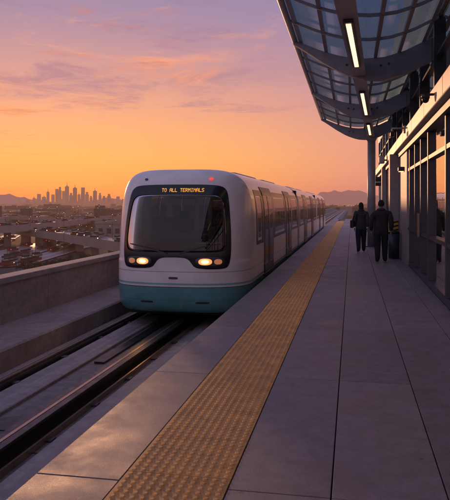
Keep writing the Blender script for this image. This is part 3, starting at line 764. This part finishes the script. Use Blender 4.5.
RP=np.array([(a[0],a[1]) for a in roadpts])
def nearroad(x,y,m): return (np.hypot(RP[:,0]-x,RP[:,1]-y)).min()<m
def cell(d,lat): return (lat*CT-d*ST, lat*ST+d*CT)
LB=[];LWn=[]
for i in range(3600):
    d=math.exp(random.uniform(math.log(380),math.log(5200))); lat=random.uniform(-.5,.32)*d
    x,y=cell(d,lat); sz=random.choice([9,12,15,20,30,40]) if d>700 else random.choice([8,10,13,16])
    w=sz*random.uniform(.7,1.4); l=sz*random.uniform(.7,1.3); h=random.choice([3,3.5,4,4.5,6,7]) if random.random()<.96 else random.uniform(9,15)
    if d<1500 and nearroad(x,y,max(w,l)*.6+12): continue
    c=random.choice(pal); LB.append((x-w/2,x+w/2,y-l/2,y+l/2,GR,GR+h,c))
    LB.append((x-w*.2,x-w*.05,y-l*.2,y,GR+h,GR+h+1.2,(.3,.3,.3)))
    if d<1600:
        nf=max(1,int(h/3.5))
        for k in range(nf):
            zc_=GR+1.2+k*3.2; nw=int(w/3.5)
            for j in range(nw):
                xw=x-w/2+1+j*3.5; LWn.append((xw,xw+1.6,y-l/2-.05,y-l/2+.05,zc_,zc_+1.3))
boxes('distant_city_buildings',LB,M_bld,None,attr='tone'); boxes('distant_city_windows',LWn,M_win)
for (xp,yp,w,l,h) in((84,227,30,16,5),(150,240,40,22,7)):
    x,y=px(xp,yp,GR)
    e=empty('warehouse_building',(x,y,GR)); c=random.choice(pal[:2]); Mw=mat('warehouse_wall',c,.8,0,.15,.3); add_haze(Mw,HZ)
    box('walls',-w/2,w/2,-l/2,l/2,0,h,Mw,e); boxes('parapet',[(-w/2-.2,w/2+.2,-l/2-.2,-l/2+.2,h,h+.8),(-w/2-.2,w/2+.2,l/2-.2,l/2+.2,h,h+.8),(-w/2-.2,-w/2+.2,-l/2+.2,l/2-.2,h,h+.8),(w/2-.2,w/2+.2,-l/2+.2,l/2-.2,h,h+.8)],Mw,e)
    boxes('windows',[(-w/2+1.5+k*3.6,-w/2+3.3+k*3.6,-l/2-.06,-l/2+.04,h*.45,h*.75) for k in range(int(w/3.6))]+[(w/2-.04,w/2+.06,-l/2+1.5+k*3.6,-l/2+3.3+k*3.6,h*.45,h*.75) for k in range(int(l/3.6)-1)],M_win,e)
    boxes('dock_doors',[(-w/2+2+k*7,-w/2+5+k*7,-l/2-.09,-l/2+.02,0,h*.38) for k in range(int(w/7))],M_trunk,e)
    boxes('rooftop_units',[(-w/4,-w/4+2.5,-l/5,-l/5+2,h,h+1.5),(w/6,w/6+3,0,2,h,h+1.3)],Mw,e)
def treemesh(i):
    r=random.Random(i); v=[];f=[];mi=[];tone=[]
    H=r.uniform(4,6)
    def cone(p,q_,r0,r1):
        k=len(v); p=Vector(p);q_=Vector(q_);d=(q_-p).normalized();a=d.orthogonal().normalized();b=d.cross(a)
        for c,rr in((p,r0),(q_,r1)):
            for s in range(6): v.append(tuple(c+a*rr*math.cos(s*math.pi/3)+b*rr*math.sin(s*math.pi/3))); tone.append(1)
        for s in range(6): f.append((k+s,k+(s+1)%6,k+6+(s+1)%6,k+6+s)); mi.append(1)
    cone((0,0,0),(r.uniform(-.3,.3),0,H*.4),.22,.14)
    cl_=[]
    for k in range(r.randint(7,10)):
        a=r.uniform(0,6.28); rr=r.uniform(.5,2.4); z=H*r.uniform(.45,.95); p=(rr*math.cos(a)*(1.25-z/H*.5),rr*math.sin(a)*(1.25-z/H*.5),z)
        cone((0,0,H*.38),p,.1,.03); cl_.append((p,r.uniform(.8,1.4),r.uniform(.55,1.4)))
    for p,R,t in cl_:
        for k in range(60):
            d=Vector((r.gauss(0,1),r.gauss(0,1),r.gauss(0,1))).normalized()*R*r.uniform(.5,1.05); d.z*=.75
            c=Vector(p)+d; n1_=Vector((r.gauss(0,1),r.gauss(0,1),r.gauss(0,1)+.5)).normalized(); a=n1_.orthogonal().normalized(); b=n1_.cross(a); s=r.uniform(.16,.34)
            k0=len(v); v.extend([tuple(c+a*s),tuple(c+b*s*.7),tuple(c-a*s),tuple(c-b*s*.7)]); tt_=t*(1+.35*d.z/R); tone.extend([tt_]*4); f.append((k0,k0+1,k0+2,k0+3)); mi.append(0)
    me=bpy.data.meshes.new('tree'); me.from_pydata(v,[],f); me.materials.append(M_fol); me.materials.append(M_trunk); me.polygons.foreach_set('material_index',mi)
    ca=me.color_attributes.new('tone','FLOAT_COLOR','POINT'); ca.data.foreach_set('color',np.repeat(np.array(tone),4).astype(float))
    return me
TM=[treemesh(i) for i in range(6)]
tm=empty('distant_trees')
for i in range(2600):
    d=math.exp(random.uniform(math.log(140),math.log(1900))); lat=random.uniform(-.46,.1)*d; x,y=cell(d,lat)
    if nearroad(x,y,10 if d>300 else 11): continue
    o=bpy.data.objects.new('tree_crown',random.choice(TM)); link(o,tm); s=random.uniform(.5,1.1)*(.55 if d<300 else .9); o.scale=(s*random.uniform(.9,1.4),s*random.uniform(.9,1.4),s); o.location=(x,y,GR); o.rotation_euler=(0,0,random.uniform(0,6.28))
v=[];f=[]; vp=[];fp=[]; vh=[]; fh=[]; vt=[];ft=[]
def ball(p,r,v=v,f=f):
    k=len(v)
    for d in((1,0,0),(-1,0,0),(0,1,0),(0,-1,0),(0,0,1),(0,0,-1)): v.append((p[0]+d[0]*r,p[1]+d[1]*r,p[2]+d[2]*r))
    f.extend([(k+a,k+b,k+c) for a,b,c in((0,2,4),(2,1,4),(1,3,4),(3,0,4),(2,0,5),(1,2,5),(3,1,5),(0,3,5))])
def pole(x,y,z,h):
    k=len(vp); r=.05
    vp.extend([(x-r,y-r,z),(x+r,y-r,z),(x+r,y+r,z),(x-r,y+r,z),(x-r*.6,y-r*.6,z+h),(x+r*.6,y-r*.6,z+h),(x+r*.6,y+r*.6,z+h),(x-r*.6,y+r*.6,z+h)]); fp.extend([(k+i,k+(i+1)%4,k+4+(i+1)%4,k+4+i) for i in range(4)])
for i,(x,y,z,w,dd) in enumerate(roadpts):
    d=math.hypot(x,y)
    if i%8==0 and d>180: zz0=z if z>GR+2 else GR; pole(x+w*.55,y,zz0,7); ball((x+w*.55,y,zz0+7),.06+d*.00022)
for i in range(650):
    d=math.exp(random.uniform(math.log(300),math.log(5500))); x,y=cell(d,random.uniform(-.5,.3)*d); h=random.uniform(2.5,6); ball((x,y,GR+h),.05+d*.00022)
    if d<800: pole(x,y,GR,h)
L_=[]
for i,(x,y,z,w,dd) in enumerate(roadpts):
    d=math.hypot(x,y)
    for _ in range(2):
      if random.random()<.30 and 90<d<1800:
        u=dd/max(np.linalg.norm(dd),1e-6); nn=np.array([u[1],-u[0]]); o_=random.choice([-.32,-.14,.14,.32])*w; t_=random.uniform(-.5,.5)*np.linalg.norm(dd)*.5
        cx,cy=x+nn[0]*o_+u[0]*t_, y+nn[1]*o_+u[1]*t_
        c=random.choice([(.35,.35,.35),(.1,.1,.1),(.3,.05,.04),(.5,.5,.5)])
        hx,hy=(1.9,.85) if abs(u[0])>abs(u[1]) else (.85,1.9)
        L_.append((cx-hx,cx+hx,cy-hy,cy+hy,z+.3,z+.95,c)); L_.append((cx-hx*.55,cx+hx*.5,cy-hy*.75,cy+hy*.7,z+.95,z+1.45,(.06,.06,.07)))
        sd_=1 if o_>0 else -1; ex=cx+u[0]*2.0*sd_; ey=cy+u[1]*2.0*sd_
        if o_>0: ball((ex,ey,z+.7),.14+d*.00025,vh,fh)
        else: ball((ex,ey,z+.8),.12+d*.0002,vt,ft)
mesh('distant_street_lights',v,f,M_lpt); mesh('distant_light_poles',vp,fp,M_trunk); mesh('distant_traffic_lamps',vh,fh,M_head); mesh('distant_tail_lamps',vt,ft,M_tail)
boxes('distant_highway_traffic',L_,M_bld,None,attr='tone')
def tower(x,y,w,l,h,kind):
    e=empty('office_tower',(x,y,GR)); t=random.uniform(.5,1.2); L1=[]
    col=(t,t*random.uniform(.9,1),t)
    L1.append((-w/2,w/2,-l/2,l/2,0,h*(.82 if kind==1 else 1),col))
    if kind==1: L1.append((-w*.33,w*.33,-l*.33,l*.33,h*.82,h,col))
    if kind==2: L1.append((-w*.2,w*.2,-l*.2,l*.2,h,h*1.05,col)); L1.append((-1.2,1.2,-1.2,1.2,h*1.05,h*1.2,col))
    boxes('shaft',L1,M_tow,e,attr='tone')
    LW=[]
    for k in range(int(h/9)):
        z=6+k*9
        if z<h*.78: LW.append((-w/2-.3,w/2+.3,-l/2-.3,l/2+.3,z,z+3))
    boxes('window_bands',LW,M_towin,e)
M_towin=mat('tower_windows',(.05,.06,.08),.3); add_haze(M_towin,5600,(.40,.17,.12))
hs_=[(20,200),(28,199.5),(34,198),(39,194),(44,197),(48,192),(53,194.5),(57,189),(60,187),(63.5,191),(67,186.5),(71,193),(75,188),(79,194.5),(83,187.5),(87,192),(91,196),(95,191),(100,193),(104,196),(109,194),(113,199),(118,196.5),(123,199),(127,198.5),(133,201)]
for xp,yp in hs_:
    d=6000+random.uniform(-500,900); lat=(xp-225)/F*d; x,y=cell(d,lat)
    h=(HY-yp)/F*d-GR+EYE
    tower(x,y,random.uniform(18,32),random.uniform(16,26),max(25,h),random.choice([0,1,2]))
    if random.random()<.6:
        x,y=cell(d+300,((xp+random.uniform(-3,3))-225)/F*(d+300)); tower(x,y,random.uniform(20,36),24,max(22,h*random.uniform(.3,.7)),0)
LB=[]
for i in range(300):
    d=random.uniform(5000,7500); xp=random.gauss(75,45); x,y=cell(d,(xp-225)/F*d); w=random.uniform(20,60); h=random.uniform(8,28)*math.exp(-((xp-75)/70)**2)+8
    t=random.uniform(.6,1.2); LB.append((x-w/2,x+w/2,y-w/2,y+w/2,GR,GR+h,(t,t,t)))
boxes('downtown_low_rises',LB,M_tow,None,attr='tone')
v=[];f=[]; K=500
def ridge(a):
    p=a*180/math.pi
    return sum(math.sin(p*fq+ph)*am for fq,ph,am in((.35,1.,.5),(.9,2.2,.35),(2.3,.4,.16),(5.1,1.9,.08),(11.3,.2,.04),(23,.7,.02)))
for i in range(K+1):
    a=math.radians(-75)+math.radians(150)*i/K
    base=ridge(a)
    h=130+120*base
    h+=170*math.exp(-((math.degrees(a)+2)/6)**2)+ 130*math.exp(-((math.degrees(a)+32)/4)**2)
    h=max(h,25)
    for R_,hh in((15500,0),(16500,h*.45),(17500,h),(20000,0)): v.append((R_*math.sin(a),R_*math.cos(a),GR+hh+(0 if hh==0 else 20*math.sin(i*1.7))))
for i in range(K):
    for j in range(3): f.append((i*4+j,(i+1)*4+j,(i+1)*4+j+1,i*4+j+1))
mesh('mountains',v,f,M_hill,None)
print('done',len(bpy.data.objects))
